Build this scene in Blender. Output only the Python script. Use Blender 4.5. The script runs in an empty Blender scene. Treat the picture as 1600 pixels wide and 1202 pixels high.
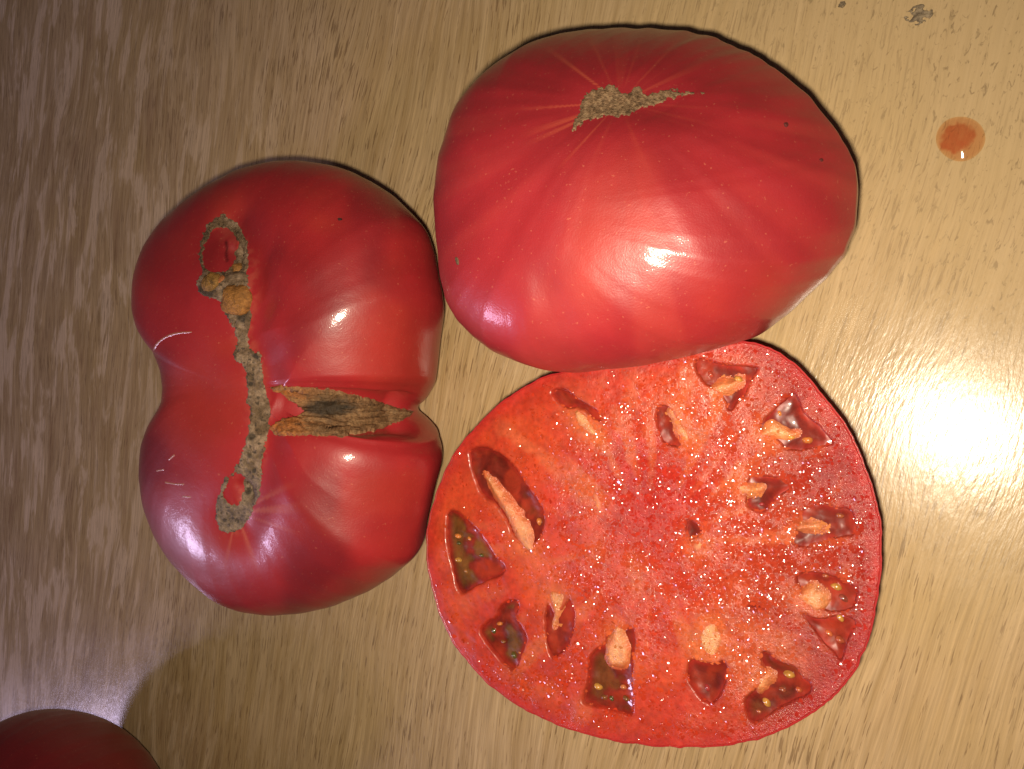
import bpy, math, numpy as np
from mathutils import Vector
from mathutils.bvhtree import BVHTree
PI = math.pi
sc = bpy.context.scene

# ------------------------------------------------------------------ camera
FPX = 1256.0
CAM_A = math.atan2(39.0, FPX)
CAM_B = math.atan2(720.0 * math.cos(CAM_A), FPX)
_Rx = np.array([[1,0,0],[0,math.cos(CAM_A),-math.sin(CAM_A)],[0,math.sin(CAM_A),math.cos(CAM_A)]])
_Ry = np.array([[math.cos(CAM_B),0,math.sin(CAM_B)],[0,1,0],[-math.sin(CAM_B),0,math.cos(CAM_B)]])
R = _Ry @ _Rx
C = R @ np.array([0, 0, 0.25])
cam = bpy.data.cameras.new('camera'); cam.sensor_width = 36; cam.lens = 36 * FPX / 1600
cam.clip_start = 0.005; cam.clip_end = 50
co = bpy.data.objects.new('camera', cam); sc.collection.objects.link(co)
co.location = C.tolist(); co.rotation_euler = (CAM_A, CAM_B, 0); sc.camera = co
sc.render.resolution_x = 1024; sc.render.resolution_y = 769

# ------------------------------------------------------------------ world, lamps, exposure
wd = bpy.data.worlds.new('World'); sc.world = wd; wd.use_nodes = True
wd.node_tree.nodes['Background'].inputs[0].default_value = (0.66, 0.54, 0.60, 1)
wd.node_tree.nodes['Background'].inputs[1].default_value = 0.045
sc.view_settings.view_transform = 'Standard'; sc.view_settings.look = 'None'
sc.view_settings.exposure = 0; sc.view_settings.gamma = 1
def area(name, loc, target, size, power, col, sy=None, shape='RECTANGLE', spread=180):
    l = bpy.data.lights.new(name, 'AREA'); l.shape = shape; l.size = size
    if sy: l.size_y = sy
    l.energy = power; l.color = col; l.spread = math.radians(spread)
    o = bpy.data.objects.new(name, l); sc.collection.objects.link(o)
    o.location = loc; d = Vector(target) - Vector(loc)
    o.rotation_euler = d.to_track_quat('-Z', 'Y').to_euler(); return o
fl = C + R @ np.array([-0.006, -0.0095, 0.0])
area('phone_flash', fl.tolist(), (0.035, -0.005, 0), 0.009, 0.58, (1.0, 0.86, 0.66), shape='DISK', spread=150)
area('window_light', (-1.0, -0.62, 0.52), (0, 0, 0.02), 0.26, 5.2, (0.80, 0.66, 1.0), sy=0.21)

# ------------------------------------------------------------------ helpers
rng = np.random.default_rng(7)
NB = 25000; TILT = 0.30
def at(x, y, z):
    d = R @ np.array([x - 800.0, 601.0 - y, -FPX]); s = (z - C[2]) / d[2]; return C + s * d
def at_many(px, z):
    px = np.asarray(px, float)
    d = np.stack([px[:,0]-800, 601-px[:,1], np.full(len(px), -FPX)], 1) @ R.T
    s = (z - C[2]) / d[:,2]; return C + d * s[:,None]
def to_px(P):
    q = (P - C) @ R; return np.stack([800 + FPX*q[...,0]/-q[...,2], 601 - FPX*q[...,1]/-q[...,2]], -1)
def link(name, me, mat, parent=None):
    o = bpy.data.objects.new(name, me); sc.collection.objects.link(o)
    if mat: me.materials.append(mat)
    if parent: o.parent = parent
    return o
def tag(o, label, cat, group=None):
    o['label'] = label; o['category'] = cat
    if group: o['group'] = group
    return o
def empty(name, loc, label, cat, group=None):
    o = bpy.data.objects.new(name, None); sc.collection.objects.link(o); o.location = [float(v) for v in loc]
    o.empty_display_size = 0.01
    return tag(o, label, cat, group)
def mesh_np(name, V, Fq, origin=(0,0,0), col=None, ntri=4):
    """V (n,3), Fq (m,3|4) -> smooth mesh, vertices relative to origin"""
    V = np.asarray(V, float) - np.asarray(origin, float); Fq = np.asarray(Fq, np.int32)
    me = bpy.data.meshes.new(name); k = Fq.shape[1]
    me.vertices.add(len(V)); me.vertices.foreach_set('co', V.astype(np.float32).ravel())
    me.loops.add(Fq.size); me.loops.foreach_set('vertex_index', Fq.ravel())
    me.polygons.add(len(Fq)); me.polygons.foreach_set('loop_start', np.arange(0, Fq.size, k, dtype=np.int32))
    me.polygons.foreach_set('use_smooth', np.ones(len(Fq), bool))
    me.update(calc_edges=True); me.validate()
    if col is not None:
        a = me.color_attributes.new('tint', 'FLOAT_COLOR', 'POINT')
        c = np.ones((len(V), 4), np.float32); c[:, :col.shape[1]] = col; a.data.foreach_set('color', c.ravel())
    return me
def sstep(a, b, x):
    t = np.clip((x - a) / (b - a), 0, 1); return t*t*(3-2*t)
_lat = rng.random((256, 256))
def vnoise(x, y):
    xi = np.floor(x).astype(int); yi = np.floor(y).astype(int); fx = x - xi; fy = y - yi
    fx = fx*fx*(3-2*fx); fy = fy*fy*(3-2*fy)
    g = lambda i, j: _lat[i & 255, j & 255]
    return (g(xi,yi)*(1-fx)+g(xi+1,yi)*fx)*(1-fy) + (g(xi,yi+1)*(1-fx)+g(xi+1,yi+1)*fx)*fy
def fbm(x, y, o=4):
    s = 0; a = 0.5
    for k in range(o):
        s = s + a*vnoise(x*2**k + 17.3*k, y*2**k + 5.1*k); a *= 0.5
    return s / (1 - 0.5**o)
def ang_noise(a, k, seed):
    return vnoise(np.cos(a)*k + 100 + seed, np.sin(a)*k + 100 + seed*1.7)
def sdist(P, poly):
    """signed distance, negative inside"""
    poly = np.asarray(poly, float); n = len(poly); d2 = np.full(len(P), 1e18); ins = np.zeros(len(P), bool)
    for i in range(n):
        a = poly[i]; b = poly[(i+1) % n]; e = b - a; w = P - a
        t = np.clip((w @ e) / max(e @ e, 1e-18), 0, 1); q = w - t[:,None]*e; d2 = np.minimum(d2, (q*q).sum(1))
        c = (a[1] > P[:,1]) != (b[1] > P[:,1])
        with np.errstate(divide='ignore', invalid='ignore'):
            xx = (b[0]-a[0])*(P[:,1]-a[1])/(b[1]-a[1]) + a[0]
        ins ^= c & (P[:,0] < xx)
    d = np.sqrt(d2); return np.where(ins, -d, d)
def dline(P, line):
    line = np.asarray(line, float); d2 = np.full(len(P), 1e18)
    for a, b in zip(line[:-1], line[1:]):
        e = b - a; w = P - a; t = np.clip((w @ e) / max(e @ e, 1e-18), 0, 1); q = w - t[:,None]*e
        d2 = np.minimum(d2, (q*q).sum(1))
    return np.sqrt(d2)
def smooth_poly(poly, it=2):
    p = np.asarray(poly, float)
    for _ in range(it):
        q = np.roll(p, -1, 0); a = p*0.75 + q*0.25; b = p*0.25 + q*0.75
        p = np.stack([a, b], 1).reshape(-1, p.shape[1])
    return p
def grid_faces(ny, nx, wrap=False):
    i = np.arange(ny-1)[:,None]; j = np.arange(nx if wrap else nx-1)[None,:]; j2 = (j+1) % nx
    return np.stack([i*nx+j + 0*j2, i*nx+j2, (i+1)*nx+j2, (i+1)*nx+j], -1).reshape(-1, 4)

# ------------------------------------------------------------------ materials
class NT:
    def __init__(s, name):
        s.m = bpy.data.materials.new(name); s.m.use_nodes = True; s.t = s.m.node_tree; s.n = s.t.nodes
        s.b = s.n['Principled BSDF']; s.out = s.n['Material Output']
    def node(s, ty, **k):
        n = s.n.new(ty)
        for a, v in k.items(): setattr(n, a, v)
        return n
    def l(s, a, b): s.t.links.new(a, b)
    def set(s, **k):
        for a, v in k.items():
            s.b.inputs[a.replace('_', ' ')].default_value = v
    def attr(s, nm='tint'): return s.node('ShaderNodeAttribute', attribute_name=nm).outputs['Color']
    def obj(s): return s.node('ShaderNodeTexCoord').outputs['Object']
    def noise(s, vec, scale, detail=3, rough=.5, dist=0):
        n = s.node('ShaderNodeTexNoise'); n.inputs['Scale'].default_value = scale; n.inputs['Detail'].default_value = detail
        n.inputs['Roughness'].default_value = rough; n.inputs['Distortion'].default_value = dist; s.l(vec, n.inputs['Vector']); return n.outputs['Fac']
    def ramp(s, fac, stops):
        n = s.node('ShaderNodeValToRGB'); e = n.color_ramp.elements
        while len(e) < len(stops): e.new(0.5)
        for i, (p, c) in enumerate(stops):
            e[i].position = p; e[i].color = (c, c, c, 1) if isinstance(c, (int, float)) else (*c, 1)
        s.l(fac, n.inputs[0]); return n.outputs['Color']
    def mix(s, fac, a, b, mode='MIX'):
        n = s.node('ShaderNodeMix', data_type='RGBA', blend_type=mode)
        for v, i in ((fac, 0), (a, 6), (b, 7)):
            if isinstance(v, (int, float)): n.inputs[i].default_value = v
            elif isinstance(v, tuple): n.inputs[i].default_value = (*v, 1)
            else: s.l(v, n.inputs[i])
        return n.outputs[2]
    def math(s, op, a, b=0.0, c=0.0):
        n = s.node('ShaderNodeMath', operation=op)
        for v, i in ((a, 0), (b, 1), (c, 2)):
            if isinstance(v, (int, float)): n.inputs[i].default_value = v
            else: s.l(v, n.inputs[i])
        return n.outputs[0]
    def mapping(s, vec, scale=(1,1,1), rot=(0,0,0), loc=(0,0,0)):
        n = s.node('ShaderNodeMapping'); n.inputs['Scale'].default_value = scale; n.inputs['Rotation'].default_value = rot
        n.inputs['Location'].default_value = loc; s.l(vec, n.inputs['Vector']); return n.outputs[0]
    def bump(s, h, dist, strength=1.0, prev=None):
        n = s.node('ShaderNodeBump'); n.inputs['Distance'].default_value = dist; n.inputs['Strength'].default_value = strength
        s.l(h, n.inputs['Height'])
        if prev: s.l(prev, n.inputs['Normal'])
        return n.outputs[0]
    def col(s, c): s.l(c, s.b.inputs['Base Color'])
    def nrm(s, c, coat=True):
        s.l(c, s.b.inputs['Normal'])
        if coat: s.l(c, s.b.inputs['Coat Normal'])

def skin_mat():
    t = NT('tomato_skin'); v = t.obj()
    mott = t.ramp(t.noise(v, 55, 4, .55), [(0.3, 0.88), (0.7, 1.10)])
    fleck = t.ramp(t.noise(v, 1100, 2), [(0.68, 0.0), (0.74, 1.0)])
    c = t.mix(1.0, t.attr(), mott, 'MULTIPLY')
    c = t.mix(t.math('MULTIPLY', fleck, 0.16), c, (0.75, 0.30, 0.16))
    t.col(c)
    t.set(Roughness=0.46, Specular_IOR_Level=0.5, Coat_Weight=0.42, Coat_Roughness=0.13, Coat_IOR=1.55,
          Subsurface_Weight=0.06, Subsurface_Scale=0.003); t.b.inputs['Subsurface Radius'].default_value = (1, .2, .12)
    fine = t.noise(v, 2600, 2); med = t.noise(v, 420, 2)
    t.nrm(t.bump(med, 0.00006, 1.0, t.bump(fine, 0.000035, 1.0))); return t.m
def cork_mat():
    t = NT('corky_scar'); v = t.obj()
    n = t.noise(v, 900, 6, .7); n2 = t.noise(v, 260, 4, .6)
    c = t.mix(1.0, t.attr(), t.ramp(n, [(0.30, 0.45), (0.5, 1.0), (0.70, 1.5)]), 'MULTIPLY')
    c = t.mix(t.ramp(n2, [(0.62, 0.0), (0.72, 0.65)]), c, (0.035, 0.022, 0.012))
    t.col(c); t.set(Roughness=0.62, Specular_IOR_Level=0.35)
    t.nrm(t.bump(n, 0.00045, 1.0, t.bump(t.noise(v, 2600, 3), 0.0003, .8)), False); return t.m
def flesh_mat():
    t = NT('wet_flesh'); v = t.obj()
    n = t.noise(v, 700, 4, .6); n2 = t.noise(v, 160, 4, .6)
    c = t.mix(1.0, t.attr(), t.ramp(n, [(0.3, 0.82), (0.7, 1.2)]), 'MULTIPLY')
    c = t.mix(1.0, c, t.ramp(n2, [(0.3, 0.85), (0.7, 1.15)]), 'MULTIPLY')
    t.col(c)
    t.set(Roughness=0.42, Specular_IOR_Level=0.5, Coat_Weight=0.55, Coat_Roughness=0.13, Coat_IOR=1.38,
          Subsurface_Weight=0.25, Subsurface_Scale=0.003); t.b.inputs['Subsurface Radius'].default_value = (1, .25, .12)
    wet = t.attr('wet')
    g = t.noise(v, 1900, 3, .6)
    n = t.node('ShaderNodeBump'); n.inputs['Distance'].default_value = 0.0005; t.l(g, n.inputs['Height']); t.l(wet, n.inputs['Strength'])
    t.nrm(n.outputs[0]); return t.m
def gel_mat():
    t = NT('seed_gel'); v = t.obj()
    n = t.noise(v, 170, 4, .6, .6)
    c = t.mix(1.0, t.attr(), t.ramp(n, [(0.3, 0.55), (0.7, 1.35)]), 'MULTIPLY')
    c = t.mix(t.ramp(t.noise(v, 110, 3), [(0.62, 0.0), (0.74, 0.35)]), c, (0.12, 0.045, 0.010))
    t.col(c); t.set(Roughness=0.35, Specular_IOR_Level=0.25, Coat_Weight=1.0, Coat_Roughness=0.05, Coat_IOR=1.36, Subsurface_Weight=0.2, Subsurface_Scale=0.002)
    t.nrm(t.bump(t.noise(v, 330, 2), 0.0003, .6)); return t.m
def seed_mat():
    t = NT('tomato_seed'); v = t.obj()
    t.col(t.mix(1.0, t.attr(), t.ramp(t.noise(v, 900, 3), [(0.3, 0.7), (0.7, 1.2)]), 'MULTIPLY'))
    t.set(Roughness=0.25, Coat_Weight=1.0, Coat_Roughness=0.06, Subsurface_Weight=0.2, Subsurface_Scale=0.001); return t.m
def drop_mat():
    t = NT('juice_bead'); t.col(t.attr()); t.set(Roughness=0.13, Specular_IOR_Level=0.35, Coat_Weight=1.0, Coat_Roughness=0.09, Coat_IOR=1.34)
    return t.m
def juice_mat():
    t = NT('thin_juice'); 
    g = t.node('ShaderNodeBsdfGlossy'); g.inputs['Roughness'].default_value = 0.06
    tr = t.node('ShaderNodeBsdfTransparent'); df = t.node('ShaderNodeBsdfDiffuse')
    pulp = t.attr(); sp = t.node('ShaderNodeSeparateColor'); t.l(pulp, sp.inputs[0])
    t.l(t.mix(sp.outputs[0], (0.98, 0.86, 0.74), (0.90, 0.52, 0.36)), tr.inputs[0])
    df.inputs[0].default_value = (0.50, 0.13, 0.055, 1)
    m1 = t.node('ShaderNodeMixShader'); t.l(t.math('MULTIPLY', sp.outputs[0], 0.40), m1.inputs[0]); t.l(tr.outputs[0], m1.inputs[1]); t.l(df.outputs[0], m1.inputs[2])
    fr = t.node('ShaderNodeFresnel'); fr.inputs[0].default_value = 1.36
    m2 = t.node('ShaderNodeMixShader'); t.l(fr.outputs[0], m2.inputs[0]); t.l(m1.outputs[0], m2.inputs[1]); t.l(g.outputs[0], m2.inputs[2])
    t.l(m2.outputs[0], t.out.inputs[0]); return t.m
def grime_mat():
    t = NT('dried_grime'); v = t.obj(); n = t.noise(v, 800, 5, .7)
    t.col(t.ramp(n, [(0.35, (0.10, 0.07, 0.045)), (0.55, (0.24, 0.18, 0.11)), (0.75, (0.36, 0.28, 0.18))]))
    t.set(Roughness=0.6); t.nrm(t.bump(n, 0.0006)); return t.m
def wood_mat():
    t = NT('wood_laminate'); v0 = t.obj()
    # the grain leans and bows slightly
    wob = t.noise(t.mapping(v0, scale=(9, 5, 1)), 1.0, 2)
    wob2 = t.noise(t.mapping(v0, scale=(60, 30, 1)), 1.0, 2)
    sx = t.node('ShaderNodeSeparateXYZ'); t.l(v0, sx.inputs[0])
    slope = t.math('MULTIPLY_ADD', sx.outputs[0], -0.55, -0.21)
    u = t.math('ADD', t.math('MULTIPLY_ADD', sx.outputs[1], slope, sx.outputs[0]), t.math('MULTIPLY_ADD', wob, 0.030, t.math('MULTIPLY', wob2, 0.0014)))
    cx = t.node('ShaderNodeCombineXYZ'); t.l(u, cx.inputs[0]); t.l(sx.outputs[1], cx.inputs[1]); g = cx.outputs[0]
    sep0 = t.node('ShaderNodeSeparateXYZ'); t.l(v0, sep0.inputs[0])
    X, Y = sep0.outputs[0], sep0.outputs[1]
    big = t.noise(v0, 9, 3)
    # broad pale figure (strong on the left third of the board)
    broad = t.noise(t.mapping(g, scale=(125, 24, 1)), 1.0, 4, .62, .5)
    mid = t.noise(t.mapping(g, scale=(420, 22, 1), loc=(3, 7, 0)), 1.0, 4, .6, .35)
    fine = t.noise(t.mapping(g, scale=(1700, 45, 1), loc=(9, 2, 0)), 1.0, 3, .6)
    pore = t.noise(t.mapping(g, scale=(1550, 110, 1), loc=(1, 5, 0)), 1.0, 3, .55, .15)
    figure = t.ramp(X, [(0.0, 1.0), (1.0, 1.0)])
    lx = t.math('MULTIPLY_ADD', X, -6.0, t.math('MULTIPLY_ADD', big, 1.2, -0.95))   # 1 on the left, 0 on the right
    lw = t.math('MINIMUM', t.math('MAXIMUM', lx, 0.0), 1.0)
    base = t.mix(t.ramp(mid, [(0.35, 0.0), (0.68, 1.0)]), (0.36, 0.240, 0.122), (0.50, 0.355, 0.205))
    warm = t.ramp(t.noise(v0, 22, 3), [(0.35, 0.0), (0.65, 1.0)])
    base = t.mix(t.math('MULTIPLY', warm, 0.45), base, (0.42, 0.285, 0.115))
    pale = t.ramp(broad, [(0.50, 0.0), (0.57, 1.0)])
    base = t.mix(t.math('MULTIPLY', t.math('MULTIPLY', pale, lw), 0.85), base, (0.62, 0.46, 0.30))
    brown = t.ramp(broad, [(0.30, 1.0), (0.45, 0.0)])
    base = t.mix(t.math('MULTIPLY', t.math('MULTIPLY', brown, lw), 0.6), base, (0.27, 0.155, 0.080))
    dens = t.noise(t.mapping(v0, scale=(30, 14, 1)), 1.0, 3)
    thr = t.math('MULTIPLY_ADD', dens, 0.30, t.math('MULTIPLY', pore, -1.0))       # > some value => pore
    pm = t.ramp(thr, [(0.0, 0.0), (1.0, 1.0)])
    pr = t.node('ShaderNodeMapRange'); t.l(thr, pr.inputs[0])
    pr.inputs[1].default_value = -0.265; pr.inputs[2].default_value = -0.215; pr.inputs[3].default_value = 0; pr.inputs[4].default_value = 1
    base = t.mix(t.math('MULTIPLY', pr.outputs[0], t.math('MULTIPLY_ADD', lw, -0.22, 0.62)), base, (0.14, 0.078, 0.036))
    base = t.mix(1.0, base, t.ramp(fine, [(0.3, 0.80), (0.7, 1.18)]), 'MULTIPLY')
    # short speckles of the worn right-hand corner
    spk = t.noise(t.mapping(g, scale=(850, 380, 1), loc=(4, 4, 0)), 1.0, 4, .65, .8)
    rx = t.math('MINIMUM', t.math('MAXIMUM', t.math('MULTIPLY_ADD', X, 9.0, t.math('MULTIPLY_ADD', Y, 5.0, -0.55)), 0.0), 1.0)
    base = t.mix(t.math('MULTIPLY', rx, 0.78), base, (0.475, 0.345, 0.185))
    sm = t.ramp(spk, [(0.34, 1.0), (0.42, 0.0)])
    base = t.mix(t.math('MULTIPLY', t.math('MULTIPLY', sm, rx), 0.7), base, (0.20, 0.14, 0.075))
    t.col(base)
    t.l(t.ramp(t.noise(v0, 60, 3), [(0.3, 0.20), (0.7, 0.26)]), t.b.inputs['Roughness'])
    t.set(Specular_IOR_Level=0.42)
    rel = t.noise(t.mapping(g, scale=(1100, 260, 1), loc=(2, 2, 0)), 1.0, 3, .6)
    t.nrm(t.bump(rel, 0.00008, 1.0, t.bump(pr.outputs[0], 0.00008, -0.8)), False); return t.m
GRAIN = 13.0
SKIN = skin_mat(); CORK = cork_mat(); FLESH = flesh_mat(); GEL = gel_mat(); SEED = seed_mat(); BEAD = drop_mat()
JUICE = juice_mat(); GRIME = grime_mat(); WOOD = wood_mat()

# ------------------------------------------------------------------ tabletop
bx0, bx1, by0, by1, th = -0.62, 0.42, -0.46, 0.46, 0.022
V = []; r_ = 0.002
for z, i in ((-th, 0), (-r_, 0), (0.0, r_)):
    V += [(bx0+i, by0+i, z), (bx1-i, by0+i, z), (bx1-i, by1-i, z), (bx0+i, by1-i, z)]
Fq = [(3,2,1,0)] + [(a+k, a+(k+1)%4, a+4+(k+1)%4, a+4+k) for a in (0,4) for k in range(4)] + [(8,9,10,11)]
me = bpy.data.meshes.new('tabletop'); me.from_pydata(V, [], Fq); me.update()
tb = link('tabletop', me, WOOD); tb['kind'] = 'structure'

# ------------------------------------------------------------------ measured tomato outlines (tenths of a millimetre)
BIG_C = (0.0594, 0.0476, 0.0300)
BIG_R = [427,420,411,404,397,391,386,381,377,374,370,365,361,358,356,354,352,349,348,347,346,347,347,347,348,349,351,354,355,357,359,362,366,369,373,377,382,388,395,401,408,417,426,437,447,459,472,485,497,510,517,525,535,545,550,553,556,561,562,557,553,550,549,548,542,537,533,530,529,527,524,522,521,521,522,522,522,523,526,529,532,534,536,540,540,539,539,535,532,529,524,519,515,508,502,497,492,487,483,478,472,467,460,454,448,444,441,438,436,433,431,430,430,430,430,430,431,433,435,438,439,438,437,437,439,440,441,443,446,449,453,455,459,463,460,458,457,453,449,446,444,442,439,435]
LEFT_C = (-0.0596, -0.0011, 0.0300)
LEFT_R = [452,461,465,469,474,481,490,501,514,529,545,561,572,583,592,603,615,629,640,649,652,655,658,662,667,670,674,678,681,686,690,694,697,700,704,709,713,719,726,731,736,742,748,751,755,761,765,768,773,779,782,787,794,796,798,800,797,791,782,765,747,728,697,663,611,550,523,502,485,473,466,461,457,459,462,468,486,512,542,571,595,621,638,655,673,690,702,716,727,732,737,743,746,750,753,752,752,753,754,754,755,751,746,741,733,727,721,713,707,702,696,690,686,682,676,672,668,666,662,659,658,655,653,651,641,620,601,586,574,563,555,549,545,541,535,525,510,496,457,409,397,413,430,440]
FOUR_C = (-0.1774, -0.1637, 0.0360)
FOUR_R = [442,439,434,428,423,418,415,410,403,398,393,389,386,383,378,373,369,366,363,361,360,359,356,354,352,352,351,352,353,353,353,354,356,358,361,364,366,369,373,377,382,387,391,397,404,410,416,423,430,437,443,448,452,455,458,459,459,458,456,454,449,444,438,429,421,413,402,390,380,370,361,350,338,327,316,307,298,291,284,278,273,266,259,252,247,241,237,233,230,227,224,222,221,220,219,219,219,219,219,218,218,219,219,220,222,224,226,229,233,237,242,247,252,257,262,268,275,282,291,300,311,321,332,344,357,371,385,400,415,430,444,453,457,460,461,462,462,462,460,458,456,454,450,445]
def closed(rad, K):
    rad = np.asarray(rad, float)*1e-4; n = len(rad)
    x = np.arange(K)*n/K; i = np.floor(x).astype(int); f = x - i; g = lambda k: rad[(i+k) % n]
    return 0.5*((2*g(0)) + (-g(-1)+g(1))*f + (2*g(-1)-5*g(0)+4*g(1)-g(2))*f**2 + (-g(-1)+3*g(0)-3*g(1)+g(2))*f**3)
def body(cen, rad, bu, bd, n, K=720, nt=300, sh=(0,0)):
    u = np.linspace(-1, 1, nt); t = u*PI/2
    th = np.arange(K)*2*PI/K; r = closed(rad, K)
    # blend towards the mean radius near the poles so that the outline's notches fade out
    rho = np.maximum(np.cos(t), 0)**n
    P = np.zeros((nt, K, 3))
    u = np.maximum(np.sin(t), 0)[:,None]
    P[...,0] = cen[0] + sh[0]*u + rho[:,None]*r*np.cos(th); P[...,1] = cen[1] + sh[1]*u + rho[:,None]*r*np.sin(th)
    P[...,2] = cen[2] + np.where(t > 0, bu, bd)[:,None]*np.sin(t)[:,None]
    return P, grid_faces(nt, K, True)
def normals(P):
    du = np.gradient(P, axis=0); dv = (np.roll(P, -1, 1) - np.roll(P, 1, 1)); n = np.cross(dv, du)
    l = np.linalg.norm(n, axis=-1, keepdims=True); n = n/np.maximum(l, 1e-12)
    bad = (l[...,0] < 1e-12); n[bad] = 0; n[0] = (0,0,-1); n[-1] = (0,0,1); return n
class Surf:
    def __init__(s, P, F):
        s.bvh = BVHTree.FromPolygons([tuple(p) for p in P.reshape(-1, 3).tolist()], F.tolist())
    def hit(s, px, py):
        d = R @ np.array([px-800.0, 601.0-py, -FPX]); h = s.bvh.ray_cast(Vector(C), Vector(d).normalized())
        return (np.array(h[0]), np.array(h[1])) if h[0] is not None else (None, None)
    def line(s, pts):
        o = [s.hit(*p)[0] for p in pts]; return np.array([q for q in o if q is not None])
def patch(name, surf, poly, holes, hfun, cfun, mat, parent, step=1.3, rag=3.0, sm=1, origin=(0,0,0), below=0.0006, ramp=4.0):
    """a crust that follows the skin inside a traced outline; its edge dives under the skin"""
    poly = smooth_poly(poly, sm); x0, y0 = poly.min(0)-4; x1, y1 = poly.max(0)+4
    nx = int((x1-x0)/step)+1; ny = int((y1-y0)/step)+1
    gx, gy = np.meshgrid(x0+np.arange(nx)*step, y0+np.arange(ny)*step); Q = np.stack([gx.ravel(), gy.ravel()], 1)
    sd = sdist(Q, poly)
    for h in holes: sd = np.maximum(sd, -sdist(Q, smooth_poly(h, 1)))
    sd = sd + (fbm(Q[:,0]/9, Q[:,1]/9, 2)-.5)*2*rag + (vnoise(Q[:,0]/2.6, Q[:,1]/2.6)-.5)*rag*1.1
    keep = sd < 2.0; idx = -np.ones(len(Q), int); V = []; sel = []
    for k in np.nonzero(keep)[0]:
        p, n = surf.hit(*Q[k])
        if p is None: continue
        if n @ (C - p) < 0: n = -n
        e = float(sstep(2.0, -ramp, sd[k])); h = -below + e*(below + 0.00008 + hfun(Q[k], sd[k]))
        idx[k] = len(V); V.append(p + n*h); sel.append(k)
    G = idx.reshape(ny, nx); f = np.stack([G[:-1,:-1], G[1:,:-1], G[1:,1:], G[:-1,1:]], -1).reshape(-1, 4); f = f[(f >= 0).all(1)]
    V = np.array(V); sel = np.array(sel)
    me = mesh_np(name, V, f, origin, cfun(Q[sel], sd[sel])); return link(name, me, mat, parent)

def tomato(name, cen, rad, bu, bd, n, label, shape=None, colour=None, K=720, nt=300, sh=(0,0)):
    root = empty(name, (cen[0], cen[1], 0), label, 'tomato')
    P, F = body(cen, rad, bu, bd, n, K, nt, sh)
    if shape is not None: P = shape(P, F)
    P[...,2] = np.maximum(P[...,2], 0.0003 + 0*P[...,2])
    col = colour(P.reshape(-1, 3)) if colour else np.tile([0.42, 0.018, 0.020], (P.size//3, 1))
    me = mesh_np('skin', P.reshape(-1, 3), F, (cen[0], cen[1], 0), col)
    skin = link('skin', me, SKIN, root)
    return root, skin, Surf(P, F), P

def lumps(P, amp, s, seed=0.0):
    N = normals(P); q = P*s
    h = fbm(q[...,0]+seed, q[...,1]+q[...,2]*0.7+seed, 3) + fbm(q[...,1]-seed+40, q[...,2]+9+seed, 3) - 1.0
    return P + N*(h*amp)[...,None]

RED = np.array([0.290, 0.0160, 0.0210]); ORANGE = np.array([0.350, 0.032, 0.019]); DEEP = np.array([0.165, 0.009, 0.013]); PALE = np.array([0.62, 0.20, 0.11])
def mixc(a, b, f): return a*(1-f[:,None]) + b*f[:,None]

# ------------------------------------------------------------------ catfaced tomato (left)
SCAR_L = [(350,352),(385,400),(388,470),(378,520),(398,575),(404,640),(402,700),(385,770),(365,825)]
CRACK = [(415,645),(480,645),(560,645),(622,642)]
LEFTV = [(392,640),(320,615),(244,590)]
def shape_left(P, F):
    P = lumps(P, 0.0016, 28, 3.0); s = Surf(P, F); N = normals(P); Q = P.reshape(-1, 3); n = N.reshape(-1, 3)
    ds = dline(Q, s.line(SCAR_L)); dc = dline(Q, s.line(CRACK)); dl = dline(Q, s.line(LEFTV))
    d = 0.0032*np.exp(-(ds/0.008)**2) + 0.0018*np.exp(-(ds/0.018)**2)
    d = np.maximum(d, 0.0036*np.exp(-(dc/0.0055)**2) + 0.0032*np.exp(-(dc/0.015)**2)) + 0.0018*np.exp(-(dl/0.010)**2)
    hole = s.line([(345,380),(345,412)]); d += 0.0022*np.exp(-(dline(Q, hole)/0.0028)**2)
    slit = s.line([(354,378),(355,412)]); d += 0.0022*np.exp(-(dline(Q, slit)/0.0008)**2)
    h2 = s.line([(364,765),(366,780)]); d += 0.0028*np.exp(-(dline(Q, h2)/0.0022)**2)
    h3 = s.line([(430,625),(470,642)]); d += 0.0006*np.exp(-(dline(Q, h3)/0.0025)**2)
    return (Q - n*d[:,None]).reshape(P.shape)
def col_left(Q):
    px = to_px(Q); ds = dline(px, SCAR_L)
    c = np.tile(RED*np.array([1.12, 1.05, .95]), (len(Q), 1))
    n = fbm(px[:,0]/120+3, px[:,1]/160, 3); c = mixc(c, DEEP, sstep(.45, .75, n)*.7)
    n = fbm(px[:,0]/150+30, px[:,1]/110+8, 3); c = mixc(c, ORANGE, sstep(.48, .75, n)*.55)
    # pale rays leaving the scar's lower end
    a = np.arctan2(px[:,1]-800, px[:,0]-370); r = np.hypot(px[:,1]-800, px[:,0]-370)
    ray = sstep(.60, .78, vnoise(a*9+50, r*0+3)) * sstep(115, 25, r) * (a > -0.9) * (a < 2.0)
    c = mixc(c, PALE, ray*.3)
    c = mixc(c, PALE, sstep(26, 8, ds)*.16*sstep(.3,.7,fbm(px[:,0]/8, px[:,1]/8, 2)))
    c = mixc(c, DEEP*.8, (sdist(px, [(346,358),(360,360),(369,376),(366,399),(359,418),(336,425),(321,420),(320,392),(330,366)]) < 3)*.45)
    c = mixc(c, DEEP*.15, sstep(4.2, 1.5, dline(px, [(353,378),(355,388),(353.5,398),(355,407)])+1.8*fbm(px[:,0]/5,px[:,1]/5,2))*.75)
    return c
rootL, skinL, surfL, PL = tomato('catfaced_tomato', LEFT_C, LEFT_R, .034, .030, .72,
    'two-lobed red tomato with a long grey scar and a gaping corky crack', shape_left, col_left)
OL = (LEFT_C[0], LEFT_C[1], 0)
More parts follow.
